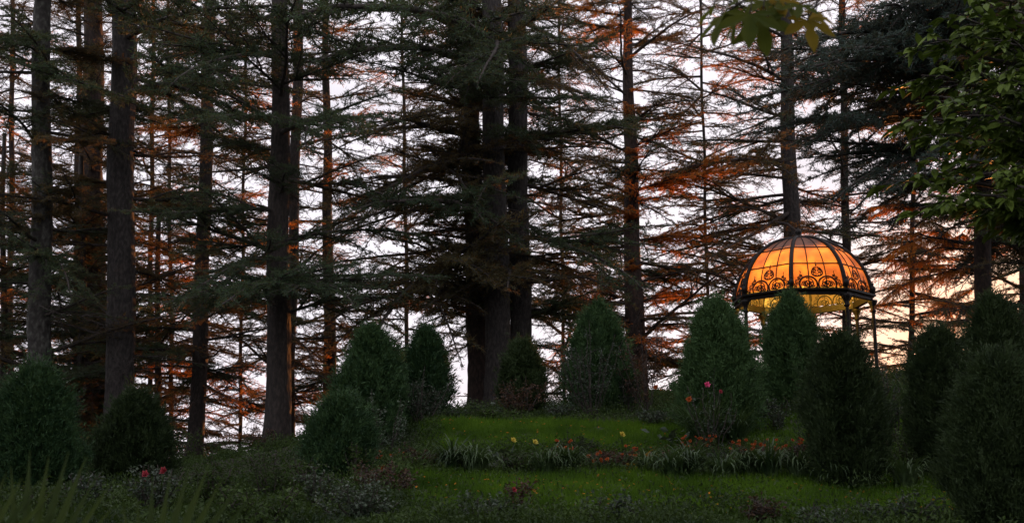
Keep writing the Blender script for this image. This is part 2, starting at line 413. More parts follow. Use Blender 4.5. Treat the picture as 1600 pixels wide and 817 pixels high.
def hero(t, py0, tip, style='layer', mat='needle_green', idx=None):
    z = at(0, py0, t['D']).z - t['base'].z; p0 = t['base'] + t['ax'](z)
    p1 = at(*tip); d = p1 - p0; L = d.length
    add_branch(t['obj'], t['ax'](z), (0, -math.asin(max(-.9, min(.9, d.z / L))), math.atan2(d.y, d.x)), L / 5.0, style, mat, idx)

GR, OL, RU, BL = 'needle_green', 'needle_olive', 'needle_rust_sunlit', 'needle_blue'
t1 = cedar('cedar_tree', 'tall cedar with pale lichen-flecked trunk standing above the rounded bush at the far left', 63, 30, 66, 33, 26, 'bark_lichen', 2.2, 18, 0.40, 4.2, ('layer', 'lace'), (OL, GR, GR, OL), 1, clear=0.5)
t3 = cedar('cedar_tree', 'cedar with broad very dark trunk just behind the grey twin-looking trunk on the left', 138, 37, 147, 42, 28, 'bark_red', 1.2, 18, 0.31, 4.4, ('lace', 'layer'), (OL, OL, GR), 2, elev=(-10, 8))
t4 = cedar('cedar_tree', 'stout straight cedar with grey-brown trunk rising right behind the low dark rounded bush', 187, 31, 193, 42, 38, 'bark_grey', 3.2, 18, 0.52, 4.4, ('layer', 'lace'), (GR, OL, OL), 3, clear=0.7)
t2 = cedar('cedar_tree', 'thin reddish cedar trunk between the lichen-flecked trunk and the broad dark trunk', 116, 45, 124, 9, 8, 'bark_red', 2.0, 19, 0.37, 3.4, ('lace',), (OL, RU, OL), 4, dead=4)
t5 = cedar('cedar_tree', 'slim cedar leaning slightly right, its foot against the bright gap of sky', 306, 35, 329, 22, 18, 'bark_brown', 2.8, 19, 0.40, 4.2, ('lace', 'layer'), (OL, GR, RU), 5, clear=0.6)
t6 = cedar('cedar_tree', 'large straight cedar with bare lower trunk flaring at its foot, left of the egg-shaped bushes', 433, 28, 438, 35, 25, 'bark_brown', 3.8, 17, 0.55, 4.4, ('layer', 'lace'), (GR, GR, OL), 6, clear=0.8)
t7 = cedar('cedar_tree', 'slender cedar half hidden close behind the large straight trunk with flared foot', 450, 40, 467, 16, 16, 'bark_brown', 1.5, 19, 0.34, 4.2, ('lace',), (OL, OL, GR, OL, RU), 7)
t8 = cedar('cedar_tree', 'thin reddish cedar trunk rising directly behind the tallest egg-shaped bush', 518, 43, 508, 17, 9, 'bark_red', 1.2, 19, 0.34, 4.4, ('lace',), (OL, OL, GR, RU), 8)
t9 = cedar('cedar_tree', 'darkest cedar of the close cluster of three, its black trunk on the left side', 752, 34, 729, 33, 29, 'bark_red', 2.2, 18, 0.40, 5.0, ('lace', 'layer'), (OL, GR, OL), 9, clear=0.8)
t10 = cedar('cedar_tree', 'thick grey cedar in the middle of the close cluster of three trunks', 782, 32, 767, 38, 32, 'bark_grey', 2.8, 17, 0.48, 4.6, ('layer', 'lace'), (GR, OL, OL), 10, clear=0.95)
t11 = cedar('cedar_tree', 'grey cedar forming the right-hand trunk of the close cluster of three', 815, 33, 807, 33, 29, 'bark_grey', 2.8, 18, 0.33, 5.2, ('lace', 'layer'), (OL, GR, OL), 11, clear=0.95)
t12 = cedar('cedar_tree', 'cedar with sunset-orange flecks on its trunk standing alone against open sky', 995, 42, 979, 27, 13, 'bark_red', 1.2, 19, 0.22, 5.6, ('lace', 'lace', 'layer'), (OL, OL, GR, RU), 12, elev=(-20, 20), clear=0.7)
t13 = cedar('cedar_tree', 'tall slim grey cedar rising right behind the top of the glowing dome', 1246, 44, 1226, 26, 18, 'bark_grey', 2.5, 19, 0.25, 5.8, ('lace',), (OL, OL, GR, RU), 13, wrow=340, clear=0.85)
t14 = cedar('cedar_tree', 'thin dark cedar trunk behind the dome, just right of the slim grey one', 1326, 46, 1316, 13, 10, 'bark_brown', 2.0, 19, 0.34, 4.6, ('lace',), (OL, OL, GR, RU), 14)
t15 = cedar('cedar_tree', 'blue-green cedar with weeping boughs and red-brown trunk right of the glowing dome', 1540, 29, 1532, 25, 22, 'bark_red', 3.6, 15, 0.34, 5.0, ('weep', 'layer'), (BL, BL, OL), 15, clear=0.4)
t16 = cedar('cedar_tree', 'distant cedar filling the orange-lit gap between the dome and the blue-green cedar', 1420, 47, 1434, 8, 6, 'bark_red', 1.2, 19, 0.34, 4.8, ('lace', 'weep'), (OL, RU, OL), 16)
t17 = cedar('cedar_tree', 'distant thin cedar seen through the gap left of the close cluster of three', 640, 49, 628, 6, 4, 'bark_brown', 1.2, 19, 0.37, 4.4, ('lace',), (OL, OL, GR, OL, RU), 17)
t18 = cedar('cedar_tree', 'distant thin cedar behind the boughs between the cluster of three and the orange-flecked trunk', 884, 52, 872, 5, 4, 'bark_brown', 1.2, 20, 0.30, 5.2, ('lace',), (OL, OL, GR, OL, RU), 18)
t19 = cedar('cedar_tree', 'distant thin cedar in the open sky left of the glowing dome', 1112, 52, 1094, 5, 4, 'bark_brown', 1.2, 20, 0.28, 5.4, ('lace',), (OL, OL, GR, OL, RU), 19)
t20 = cedar('cedar_tree', 'distant thin cedar deep in the dark wood behind the stout left-hand trunk', 232, 48, 240, 7, 6, 'bark_red', 1.2, 20, 0.34, 4.4, ('lace',), (RU, OL, OL), 20)
t21 = cedar('cedar_tree', 'distant cedar at the extreme left edge lost in rust-lit boughs', 14, 46, 20, 9, 7, 'bark_red', 1.2, 20, 0.31, 4.4, ('lace',), (RU, OL, OL), 21)
t22 = cedar('cedar_tree', 'distant thin cedar in the bright gap right of the slim leaning trunk', 372, 50, 386, 5, 4, 'bark_brown', 1.2, 20, 0.37, 4.4, ('lace',), (OL, OL, GR, OL, RU), 22)
t23 = cedar('cedar_tree', 'dark cedar added beyond the right edge to block sun, its boughs reaching above the shrubs', 1690, 31, 1690, 30, 24, 'bark_brown', 2.0, 17, .36, 5.0, ('layer', 'weep'), (BL, GR, OL), 23)  # added to block the low sun from the right
t24 = cedar('cedar_tree', 'cedar added beyond the right edge to keep sun off the leafy broadleaf tree', 1740, 24, 1742, 34, 26, 'bark_brown', 2.0, 17, .36, 5.0, ('layer',), (BL, GR, OL), 24)  # added where it keeps low sun off the broadleaf leaves
t25 = cedar('cedar_tree', 'distant cedar with drooping boughs at the right edge behind the red-brown trunk', 1600, 42, 1602, 14, 11, 'bark_red', 1.5, 18, .36, 4.8, ('weep', 'lace'), (OL, RU, OL), 25)
t26 = cedar('cedar_tree', 'distant thin cedar between the slim leaning trunk and the stout left trunk', 270, 44, 262, 6, 4, 'bark_red', 1.5, 19, .36, 4.4, ('lace', 'weep'), (OL, OL, GR, OL, RU), 26)
for k in range(20):      # short rust-coloured shoots added to imitate sunlit flecks on the trunk
    zz = random.uniform(4.5, 13.5); add_branch(t12['obj'], t12['ax'](zz), (random.uniform(-.4, .4), random.uniform(-.3, .4), random.uniform(-2.6, .3)), random.uniform(.14, .26), 'layer', RU)
t27 = cedar('young_cedar', 'dark bushy young cedar filling the shade at the foot of the broad dark trunk', 128, 35.5, 130, 9, 3, 'bark_brown', .4, 9, .14, 3.0, ('layer',), (GR, OL, GR), 27, dead=4, height=10.5, elev=(-12, 8))
t28 = cedar('young_cedar', 'dark bushy young cedar behind the far left rounded shrub', 5, 36, 6, 9, 3, 'bark_brown', .4, 10, .15, 3.0, ('layer', 'lace'), (OL, GR, RU), 28, dead=4, height=11.5, elev=(-12, 8))
t29 = cedar('young_cedar', 'thin young cedar with hanging rust boughs right of the stout left trunk', 246, 41, 248, 8, 3, 'bark_brown', .8, 10, .17, 3.2, ('weep', 'lace'), (OL, RU, OL), 29, dead=4, height=11.5, elev=(-12, 8))
# boughs that show clearly in front
hero(t4, 150, (350, 168, 25)); hero(t4, 60, (420, 45, 25)); hero(t4, 230, (60, 230, 27), mat=OL)
hero(t6, 210, (545, 185, 23)); hero(t6, 190, (330, 205, 23)); hero(t6, 90, (300, 75, 23))
hero(t6, 400, (250, 470, 24)); hero(t6, 440, (360, 520, 23)); hero(t6, 330, (250, 350, 25)); hero(t6, 430, (560, 520, 24))
hero(t9, 40, (470, 90, 25)); hero(t9, 90, (500, 150, 26)); hero(t9, 210, (500, 240, 27), 'lace', OL); hero(t9, 250, (540, 330, 28), 'lace', OL)
hero(t10, 330, (560, 370, 26)); hero(t10, 300, (520, 410, 27), 'lace', OL); hero(t10, 80, (720, 100, 25)); hero(t10, 160, (730, 170, 26)); hero(t11, 420, (800, 480, 28), 'layer', OL)
hero(t9, 400, (500, 480, 27), 'layer', OL); hero(t9, 450, (560, 520, 28), 'lace', OL)
hero(t11, 220, (1000, 245, 28)); hero(t11, 370, (985, 400, 28)); hero(t11, 120, (960, 190, 29), 'lace', OL); hero(t11, 440, (940, 520, 29), 'lace', OL); hero(t11, 30, (960, 110, 29), 'lace', OL)
hero(t13, 330, (1060, 430, 40), 'lace', OL); hero(t13, 250, (1050, 300, 40), 'layer', OL); hero(t13, 130, (1060, 90, 40), 'lace', OL)
for py, tip in ((60, (1320, 70, 24)), (100, (1290, 125, 24)), (150, (1300, 165, 23)), (180, (1310, 215, 24)), (230, (1340, 240, 24)), (120, (1400, 110, 22)), (40, (1360, 20, 24)), (200, (1420, 200, 22))): hero(t15, py, tip, 'layer', BL)
for py, tip in ((410, (1350, 470, 31)), (380, (1370, 385, 33)), (330, (1340, 330, 31))): hero(t15, py, tip, 'weep', RU)
for t, py, tip in ((t7, 560, (545, 610, 37)), (t7, 520, (500, 600, 37)), (t8, 540, (455, 585, 41)), (t8, 500, (600, 570, 41)), (t22, 560, (330, 640, 47)), (t22, 600, (420, 660, 47)), (t22, 520, (420, 560, 48)), (t5, 600, (390, 655, 34)), (t5, 540, (225, 610, 34)), (t5, 560, (380, 590, 33)), (t26, 560, (340, 600, 41)), (t8, 580, (470, 650, 40)), (t17, 560, (720, 610, 47)), (t17, 520, (590, 560, 47)), (t18, 540, (850, 600, 50)), (t18, 500, (940, 570, 50)), (t9, 520, (690, 600, 33)), (t12, 520, (1060, 560, 40)), (t12, 500, (900, 540, 40)), (t19, 520, (1040, 560, 49)), (t22, 640, (330, 690, 46)), (t7, 600, (500, 670, 38))): hero(t, py, tip, 'lace', random.choice((OL, OL, RU)))
hero(t1, 400, (150, 430, 27)); hero(t1, 120, (190, 170, 27)); hero(t1, 60, (-40, 90, 27)); hero(t1, 330, (-40, 390, 27), 'layer', OL)

# ------------------------------------------------------------------ gazebo
def gazebo():
    D = 37.0; c = at(1253, 467, D); g = G(1253, D)
    Rr = 104 * D / F; H = Rr * .93; zr = c.z - g.z
    T = empty('gazebo', (c.x, D, g.z), -math.atan2(c.x, D))
    tag(T, 'eight-sided iron gazebo with glowing orange glass dome and scrollwork', 'gazebo')
    th = [R(-7.7 + 45 * k) for k in range(8)]
    def pt(k_ang, r, z): return Vector((math.sin(k_ang) * r, -math.cos(k_ang) * r, z))
    # plinth
    m = MB(); m.lathe((0, 0, -.6), [(Rr * 1.25, 0), (Rr * 1.25, .62), (Rr * 1.22, .66), (Rr * 1.1, .68), (Rr * 1.1, .80), (0.01, .80)], 8)
    link('plinth', m.mesh('plinth', M['soil'], False), T)
    # column, made once in local coordinates, copied
    cm = MB().lathe((0, 0, .2), [(.10, 0), (.10, .12), (.075, .16), (.062, .3), (.058, zr - .75), (.07, zr - .7)], 10).mesh('column', M['iron'])
    bm_ = MB().lathe((0, 0, .2), [(.16, 0), (.16, .08), (.12, .12), (.13, .2), (.1, .26)], 12).mesh('base', M['iron'])
    cap = MB().lathe((0, 0, zr - .62), [(.07, 0), (.12, .05), (.08, .1), (.075, .2), (.13, .30), (.16, .36), (.16, .42)], 12)
    for sg in (-1, 1):
        cap.tube([(sg * (.06 + .42 * (1 - math.cos(t))), 0, .02 + .42 * math.sin(t)) for t in np.linspace(0, 1.45, 8)], .02, 5)
        cap.tube([(sg * (.24 + .10 * math.cos(a) * (1 - a / 14)), 0, .30 + .10 * math.sin(a) * (1 - a / 14)) for a in np.linspace(0, 9, 20)], .012, 4)
    cap.v = [(x, y, z if z > 1 else z + zr - .62) for x, y, z in cap.v]
    capm = cap.mesh('capital', M['iron'])
    for a in th:
        o = link('column', cm, T, pt(a, Rr * 1.02, 0)); o.rotation_euler = (0, 0, a)
        link('base', bm_, o); link('capital', capm, o)
    # ring of eight beams, a corner knob on each joint
    for k in range(8):
        a, b = th[k], th[(k + 1) % 8] if k < 7 else th[0] + 2 * math.pi
        m = MB(); prof = [(1.0, -.2), (1.0, -.02), (1.06, .0), (1.06, .04), (1.02, .06), (.955, .06), (.955, -.2)]
        prof = [(.955, -.2), (1.03, -.2), (1.03, -.13), (1.05, -.09), (1.075, -.07), (1.075, -.01), (1.0, .015), (.955, .015)]
        e = .004
        for ang in (a + e, b - e):
            for r, z in prof: m.v.append(tuple(pt(ang, r * Rr, zr + z)))
        n = len(prof)
        for i in range(n): m.f.append((i, (i + 1) % n, n + (i + 1) % n, n + i))
        m.f.append(tuple(range(n))[::-1]); m.f.append(tuple(range(n, 2 * n)))
        link('ring_beam', m.mesh('ring_beam', M['iron'], False), T)
    kn = MB().lathe((0, 0, 0), [(.055, 0), (.055, .07), (.085, .1), (.1, .16), (.085, .23), (.04, .27), (.03, .3), (.05, .34), (.01, .39)], 10).mesh('corner_knob', M['iron'])
    for a in th: link('corner_knob', kn, T, pt(a, Rr * 1.035, zr + .012))
    # dome ribs
    def arc(phi, off=0.0): return (Rr + off) * math.cos(phi), (H + off) * math.sin(phi)
    m = MB()
    P0 = [Vector((0, -arc(p, .03)[0], arc(p, .03)[1])) for p in np.linspace(R(.8), R(87), 22)]
    m.tube(P0, [.078 - .022 * i / 21 for i in range(22)], 6); rib = m.mesh('rib', M['iron'])
    for a in th:
        o = link('rib', rib, T, (0, 0, zr)); o.rotation_euler = (0, 0, a)
    # one glazed panel, spanning 45 degrees about local -Y, copied eight times
    ha = R(22.5); ws = math.sin(ha); wc = math.cos(ha)
    def ps(u, phi, off=0.0):      # u in [-1,1] across the facet
        r, z = arc(phi, off); return Vector((u * r * ws, -r * wc, z))
    rows = [R(1.2), R(24), R(45), R(83)]
    bars = MB()
    for u in (-1 / 3, 1 / 3): bars.tube([ps(u, p, .012) for p in np.linspace(rows[0], rows[3], 18)], .021, 4)
    for ph in rows[1:3]: bars.tube([ps(u, ph, .012) for u in (-.97, -.33, .33, .97)], .024, 4)
    bars.tube([ps(u, rows[3], .01) for u in (-.9, 0, .9)], .03, 4)
    barm = bars.mesh('glazing_bar', M['iron'])
    panes = []
    for i in range(3):
        for j in range(3):
            m = MB(); u0, u1 = -1 + 2 * j / 3 + .012, -1 + 2 * (j + 1) / 3 - .012; n = 7
            ph = np.linspace(rows[i] + .006, rows[i + 1] - .006, n)
            for off in (-.004, .004):
                for p in ph: m.v.append(tuple(ps(u0, p, off))); m.v.append(tuple(ps(u1, p, off)))
            q = 2 * n
            for k in range(n - 1):
                a = 2 * k; m.f.append((a, a + 1, a + 3, a + 2)); m.f.append((q + a, q + a + 2, q + a + 3, q + a + 1))
                m.f.append((a, a + 2, q + a + 2, q + a)); m.f.append((a + 1, q + a + 1, q + a + 3, a + 3))
            m.f.append((0, q, q + 1, 1)); m.f.append((q - 2, q - 1, 2 * q - 1, 2 * q - 2))
            panes.append(m.mesh('pane', M['glass'], False))
    # scrollwork standing on the ring in front of each panel
    sc_ = MB()
    def sp(a, v, off=.0):
        ph = v / Rr; r, z = arc(ph, off); return Vector((a, -r * wc, z + .02))
    def curve(fn, t0, t1, n, r=.017):
        sc_.tube([sp(*fn(t)) for t in np.linspace(t0, t1, n)], r * 1.35, 4)
    for sg in (-1, 1):
        curve(lambda t: (sg * (.31 + .29 * math.cos(t)), .12 + .29 * math.sin(t)), -.5, math.pi + .5, 22, .024)
        for (ca, cv, r0, ph0) in ((.31, .16, .19, 1.2), (.20, .13, .11, 3.5), (.42, .13, .11, -.4)):
            curve(lambda t: (sg * (ca + r0 * (1 - t / 13) * math.cos(t + ph0)), cv + r0 * (1 - t / 13) * math.sin(t + ph0)), 0, 11, 30, .014)
        # heart on top
        curve(lambda t: (sg * (.17 * math.sin(t) + .03 * math.sin(2 * t)), .42 + .19 * (1 - math.cos(t)) - .06 * max(0, t - 2.3)), 0, 3.0, 18, .019)
        curve(lambda t: (sg * (.085 + .075 * (1 - t / 12) * math.cos(t)), .63 + .075 * (1 - t / 12) * math.sin(t)), -1.5, 9, 24, .012)
        curve(lambda t: (sg * (.07 + .05 * math.cos(t)), .50 + .05 * math.sin(t)), 0, 6.28, 12, .010)
        # outer curls stepping down to the corners
        for (ca, cv, r0) in ((.66, .22, .075), (.73, .09, .06), (.60, .36, .05), (.52, .44, .035)):
            curve(lambda t: (sg * (ca + r0 * (1 - t / 10) * math.cos(t)), cv + r0 * (1 - t / 10) * math.sin(t)), -2.2, 7, 18, .012)
        curve(lambda t: (sg * (.56 + .02 * math.sin(t * 6)), .36 + .26 * t), 0, 1, 6, .010)
    for v0 in (.86, .93): sc_.lathe(sp(0, v0), [(.01, -.03), (.035, 0), (.01, .03)], 6)
    curve(lambda t: (0, .80 + .2 * t), 0, 1, 4, .012)
    scm = sc_.mesh('scrollwork', M['iron'])
    for k in range(8):
        o = link('dome_panel', barm, T, (0, 0, zr)); o.rotation_euler = (0, 0, th[k] + ha)
        link('scrollwork', scm, o)
        for pm in panes: link('pane', pm, o)
    m = MB().lathe((0, 0, zr + H - .02), [(.30, -.02), (.30, .04), (.16, .09), (.09, .14), (.07, .18), (.11, .23), (.12, .29), (.08, .35), (.04, .38), (.01, .44)], 14)
    link('finial', m.mesh('finial', M['iron']), T)
    # unseen lamp added to stand in for sunset glow in the dome glass
    L = empty('added_dome_lamp', (c.x - .25, D - .45, c.z + .47)); tag(L, 'unseen lamp added inside the gazebo dome to make its glass glow', 'lamp')
    link('rod', MB().tube([(0, 0, .12), (0, 0, H - .62)], .012, 6).mesh('rod', M['iron']), L)
    link('shade', MB().lathe((0, 0, .1), [(.25, 0), (.21, .05), (.03, .11)], 12).mesh('shade', M['iron']), L)  # sized to keep the added light off the top glass row
    link('light_blocker', MB().lathe((0, 0, -.22), [(.02, 0), (.19, .01), (.20, .03), (.02, .03)], 12).mesh('light_blocker', M['iron']), L)  # added under the bulb to block its downward light
    link('hanger', MB().tube([(.19, 0, -.2), (.19, 0, .12)], .008, 5).tube([(-.19, 0, -.2), (-.19, 0, .12)], .008, 5).mesh('hanger', M['iron']), L)
    bm2, t, out = base_mat('added_lamp_bulb'); e = t.nodes.new('ShaderNodeEmission'); e.inputs['Color'].default_value = (1, .45, .1, 1); e.inputs['Strength'].default_value = 6
    t.links.new(e.outputs[0], out.inputs['Surface'])
    link('bulb', MB().lathe((0, 0, -.06), [(.01, 0), (.06, .03), (.08, .08), (.05, .14), (.03, .155)], 12).mesh('bulb', bm2), L)
    pl = bpy.data.lights.new('added_dome_light', 'POINT'); pl.energy = ADDED_LAMP; pl.color = (1.0, .53, .07); pl.shadow_soft_size = .10
    po = bpy.data.objects.new('added_dome_light', pl); col.objects.link(po); po.parent = L; po.location = (0, 0, -.13)
ADDED_LAMP = 1350.0
gazebo()

# ------------------------------------------------------------------ clipped conifer shrubs
def conifer(label, px, ytop, ybot, wpx, D, mat='thuja', egg=.0, name='conifer_shrub', stem=.12):
    """egg > 0: widest low and pointed at the top"""
    base = G(px, D); top = at(px, ytop, D); H = top.z - base.z; Wd = wpx * D / F / 2 * .95; nf = min(1.1, max(.62, D / 20))
    zb = .05
    T = empty(name, base); tag(T, label, 'shrub')
    k1, k2 = rng.uniform(0, 6, 2)
    nc = int(150 + 120 * Wd * H)                       # upright feathery clumps over the body
    v = rng.uniform(0.0, 1, nc) ** .9; ph = np.arange(nc) * 2.39996 + rng.normal(0, .5, nc)
    hi = np.sqrt(np.maximum(1 - ((v - .34) / .66) ** 2, 0)) ** (1 + egg); lo = np.maximum(1 - ((.34 - v) / .48) ** 2, 0) ** .5
    prof = np.where(v > .34, hi, lo)
    lump = 1 + .12 * np.sin(2 * ph + k1 + 3 * v) + .09 * np.sin(5 * ph - 7 * v + k2)
    r = Wd * prof * lump * np.where(rng.uniform(0, 1, nc) < .12, rng.uniform(1.0, 1.12, nc), rng.uniform(.62, 1.0, nc))
    C = np.stack([r * np.cos(ph), r * np.sin(ph), zb + v * (H - zb) * .90], 1)
    per = int(46 / nf ** 1.3); s_ = (.085 + .05 * Wd) * rng.uniform(.6, 1.35, nc)
    o = rng.normal(0, 1, (nc, per, 3)); P = (C[:, None] + o * (s_[:, None, None] * np.array([.55, .55, 1.0]))).reshape(-1, 3)
    P[:, 2] = np.maximum(P[:, 2], .03 - .15 * np.hypot(P[:, 0], P[:, 1]))
    ou = np.repeat(np.stack([np.cos(ph), np.sin(ph), np.full(nc, 1.0)], 1), per, 0) + np.stack([o[..., 0].ravel(), o[..., 1].ravel(), np.full(nc * per, .6)], 1) * .55
    V1 = needles(P, unit(ou), 4, .085 * nf, .019 * nf, .45, .25, .02)
    ks = rng.integers(0, nc, 26); tt = np.linspace(0, 1, 14)      # stray shoots
    S = (C[ks][:, None] * np.array([1.04, 1.04, 1.0]) + tt[None, :, None] * np.stack([np.cos(ph[ks]) * .10, np.sin(ph[ks]) * .10, rng.uniform(.12, .34, 26)], 1)[:, None]).reshape(-1, 3)
    V3 = needles(S, np.tile([0., 0., 1.], (len(S), 1)), 4, .07 * nf, .016 * nf, .6, .3, .012)
    # dense twiggy inside
    n2 = int(nc * 16); q = rng.uniform(0, 1, n2); a2 = rng.uniform(0, 6.28, n2)
    pr2 = np.where(q > .34, np.sqrt(np.maximum(1 - ((q - .34) / .66) ** 2, 0)) ** (1 + egg), np.maximum(1 - ((.34 - q) / .48) ** 2, 0) ** .5) * Wd * .72 * np.sqrt(rng.uniform(.3, 1, n2))
    P2 = np.stack([pr2 * np.cos(a2), pr2 * np.sin(a2), zb + q * (H - zb) * .92], 1)
    V2 = needles(P2, unit(np.stack([np.cos(a2), np.sin(a2), np.full(n2, .7)], 1)), 4, .14, .04, .6, .2, .03)
    v_, f_ = join([V1, V2, V3])
    link('foliage', tri_mesh('foliage', v_, f_, [M[mat]]), T)
    st = MB()
    for i in range(4):
        a = i * 1.6 + k1; st.tube([(0.05 * math.cos(a), .05 * math.sin(a), -.15), (.08 * math.cos(a), .08 * math.sin(a), zb + .1), (Wd * .35 * math.cos(a), Wd * .35 * math.sin(a), zb + (H - zb) * .45), (Wd * .2 * math.cos(a), Wd * .2 * math.sin(a), zb + (H - zb) * .8)], [.045, .04, .025, .01], 6)
    link('stem', st.mesh('stem', M['bark_brown']), T)
conifer('broad rounded evergreen shrub at the far left edge below the lichen-flecked trunk', 42, 566, 765, 132, 17, egg=.1)
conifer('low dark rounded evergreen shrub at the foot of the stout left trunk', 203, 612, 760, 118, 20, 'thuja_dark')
conifer('tallest egg-shaped evergreen shrub left of the cluster of three trunks', 576, 504, 710, 116, 21, egg=.25)
conifer('narrower egg-shaped evergreen shrub partly covered by grey rose leaves', 663, 508, 690, 76, 23, egg=.3)
conifer('small round evergreen ball on a short stem in front of the tallest egg-shaped shrub', 528, 622, 742, 102, 16)
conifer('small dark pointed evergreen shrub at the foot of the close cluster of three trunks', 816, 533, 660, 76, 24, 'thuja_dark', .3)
conifer('upright evergreen shrub behind rose stems left of the orange-flecked trunk', 936, 472, 640, 104, 24, 'thuja', .3)
conifer('wide cone-shaped evergreen shrub just left of the gazebo', 1126, 460, 650, 128, 20, 'thuja', .45)
conifer('pointed evergreen shrub standing right in front of the glowing dome', 1243, 454, 625, 92, 23, 'thuja', .4)
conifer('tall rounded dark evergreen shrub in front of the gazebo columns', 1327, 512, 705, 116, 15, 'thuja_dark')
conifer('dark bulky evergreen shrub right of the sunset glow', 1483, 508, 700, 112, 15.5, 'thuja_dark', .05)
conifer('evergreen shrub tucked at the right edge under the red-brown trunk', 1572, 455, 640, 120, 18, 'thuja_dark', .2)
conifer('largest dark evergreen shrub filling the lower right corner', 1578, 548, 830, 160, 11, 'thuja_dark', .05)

# ------------------------------------------------------------------ loose leafy bushes, roses, flowers
def bloom_mesh(mat, r=.045, petals=12):
    v, f = [], []
    for lay in range(3):
        for k in range(petals // (1 + lay // 2)):
            a = 2 * math.pi * k / petals + lay * .3; t = .25 + lay * .45
            d = Vector((math.cos(a) * math.cos(t), math.sin(a) * math.cos(t), math.sin(t))) * r * (1 - .12 * lay) * random.uniform(.6, 1.15); s = Vector((-math.sin(a), math.cos(a), random.uniform(-.5, .5))) * r * .30
            b = len(v); v += [(0, 0, 0), tuple(d * .6 + s), tuple(d + Vector((0, 0, r * .1))), tuple(d * .6 - s)]; f += [(b, b + 1, b + 2), (b, b + 2, b + 3)]
    me = bpy.data.meshes.new('flower'); me.from_pydata(v, [], f); me.materials.append(M[mat]); return me
BL_M = {m: bloom_mesh(m) for m in ('orange', 'redp', 'pinkp', 'yellow')}
def bush(label, px, ytop, wpx, D, mat='rose_leaf', n=700, stems=9, leaf=(.055, .034), flowers=(), cat='bush', name='rose_bush', spread=1.0, group=None):
    base = G(px, D); H = max(.18, at(px, ytop, D).z - base.z); Wd = wpx * D / F / 2
    T = empty(name, base); tag(T, label, cat, group); rd = random.Random(int(px * 7 + D * 13))
    st = MB(); P, Dr = [], []
    for i in range(stems):
        a = rd.uniform(0, 6.28); rr = Wd * math.sqrt(rd.random()); h = H * rd.uniform(.6, 1.05) * (1 - .25 * (rr / Wd) ** 2)
        tip = Vector((rr * math.cos(a), rr * math.sin(a), h)); pts = []
        for k in range(7):
            t = k / 6; pts.append(Vector((tip.x * t ** .8 + rd.gauss(0, .02), tip.y * t ** .8 + rd.gauss(0, .02), -.04 + (tip.z + .04) * t)))
        st.tube(pts, [.010 * (1 - .7 * k / 6) + .002 for k in range(7)], 4, False)
        for k in range(5):
            j = rd.randint(2, 5); e = Vector((rd.gauss(0, 1), rd.gauss(0, 1), rd.uniform(-.1, .9))).normalized() * Wd * rd.uniform(.2, .5)
            q = [pts[j], pts[j] + e * .5 + Vector((0, 0, .02)), pts[j] + e]; st.tube(q, [.005, .004, .002], 3, False)
            for _ in range(max(1, n // (stems * 8))):
                t = rd.uniform(.2, 1.05); P.append(tuple(q[0].lerp(q[2], t))); Dr.append((rd.gauss(0, 1), rd.gauss(0, 1), rd.gauss(.1, .5)))
        for _ in range(max(1, n * 3 // (stems * 8))):
            t = rd.uniform(.25, 1) * 5.99; k = int(t); P.append(tuple(pts[k].lerp(pts[k + 1], t - k))); Dr.append((rd.gauss(0, 1), rd.gauss(0, 1), rd.gauss(.1, .5)))
    link('stems', st.mesh('stems', M['limb']), T)
    P = np.array(P) + rng.normal(0, .03, (len(P), 3)); v, f = diamonds(P, np.array(Dr), *leaf)
    link('foliage', tri_mesh('foliage', v, f, [M[mat]]), T)
    for (fx, fy, fm, s) in flowers:
        q = at(fx, fy, D - Wd * .5) - base; o = link('flower', BL_M[fm], T, q); o.rotation_euler = (R(rd.uniform(35, 75)), 0, rd.uniform(-.6, .6)); o.scale = (s, s, s)
        sk = MB().tube([(q.x * .6, q.y * .6 + .04, max(.05, q.z - .35)), (q.x * .9, q.y * .95, q.z - .12), tuple(q)], .006, 4); link('flower_stalk', sk.mesh('flower_stalk', M['weed_leaf']), T)
bush('grey-leaved rose bush covering the foot of the narrower egg-shaped shrub', 655, 575, 105, 21.2, n=1300, stems=13)
bush('low grey rose bush at the foot of the tallest egg-shaped shrub', 600, 600, 80, 19.5, n=900)
bush('dark rose bush under the small pointed shrub beside the cluster of three', 812, 585, 110, 22.6, n=1000, stems=12, mat='red_leaf')
bush('rose bush with bare reddish stems left of the small dark pointed shrub', 748, 620, 60, 22.4, n=420, mat='rose_leaf', flowers=((735, 654, 'yellow', 1.3), (697, 661, 'yellow', 1.4)))
bush('tall thin-stemmed rose bush climbing in front of the upright evergreen shrub', 925, 500, 120, 22, n=1300, stems=16, mat='rose_leaf')
bush('brownish rose bush at the foot of the orange-flecked trunk', 1012, 500, 95, 23, n=1200, stems=14, mat='red_leaf', flowers=((1025, 605, 'orange', 1.5),))
bush('rose bush with one crimson bloom at the foot of the cone-shaped shrub', 1112, 575, 80, 18.4, n=500, flowers=((1105, 601, 'pinkp', 1.35), (1077, 624, 'orange', 1.4), (1126, 612, 'redp', 1.0)))
bush('low leafy bush between the pointed shrub and the tall rounded shrub', 1215, 625, 70, 20, n=520)
bush('bush of thin grey stems between the tall rounded shrub and the dark bulky shrub', 1402, 560, 62, 19, n=700, stems=12)
bush('leafy bush with two red roses left of the low fan palm frond', 238, 722, 130, 13.5, n=1100, stems=14, flowers=((227, 741, 'redp', 1.3), (256, 736, 'redp', 1.4), (228, 753, 'redp', 1.1)))
bush('weedy bush with pale leaves in the gap beneath the slim leaning trunk', 330, 705, 110, 14, n=1000, stems=12, mat='weed_leaf')
bush('tangled weedy bush at the foot of the large flared trunk', 425, 700, 120, 15, n=900, stems=12, mat='weed_leaf')
bush('leafy stems between the far left rounded shrub and the low dark rounded shrub', 130, 735, 90, 13.5, n=700, mat='rose_leaf')
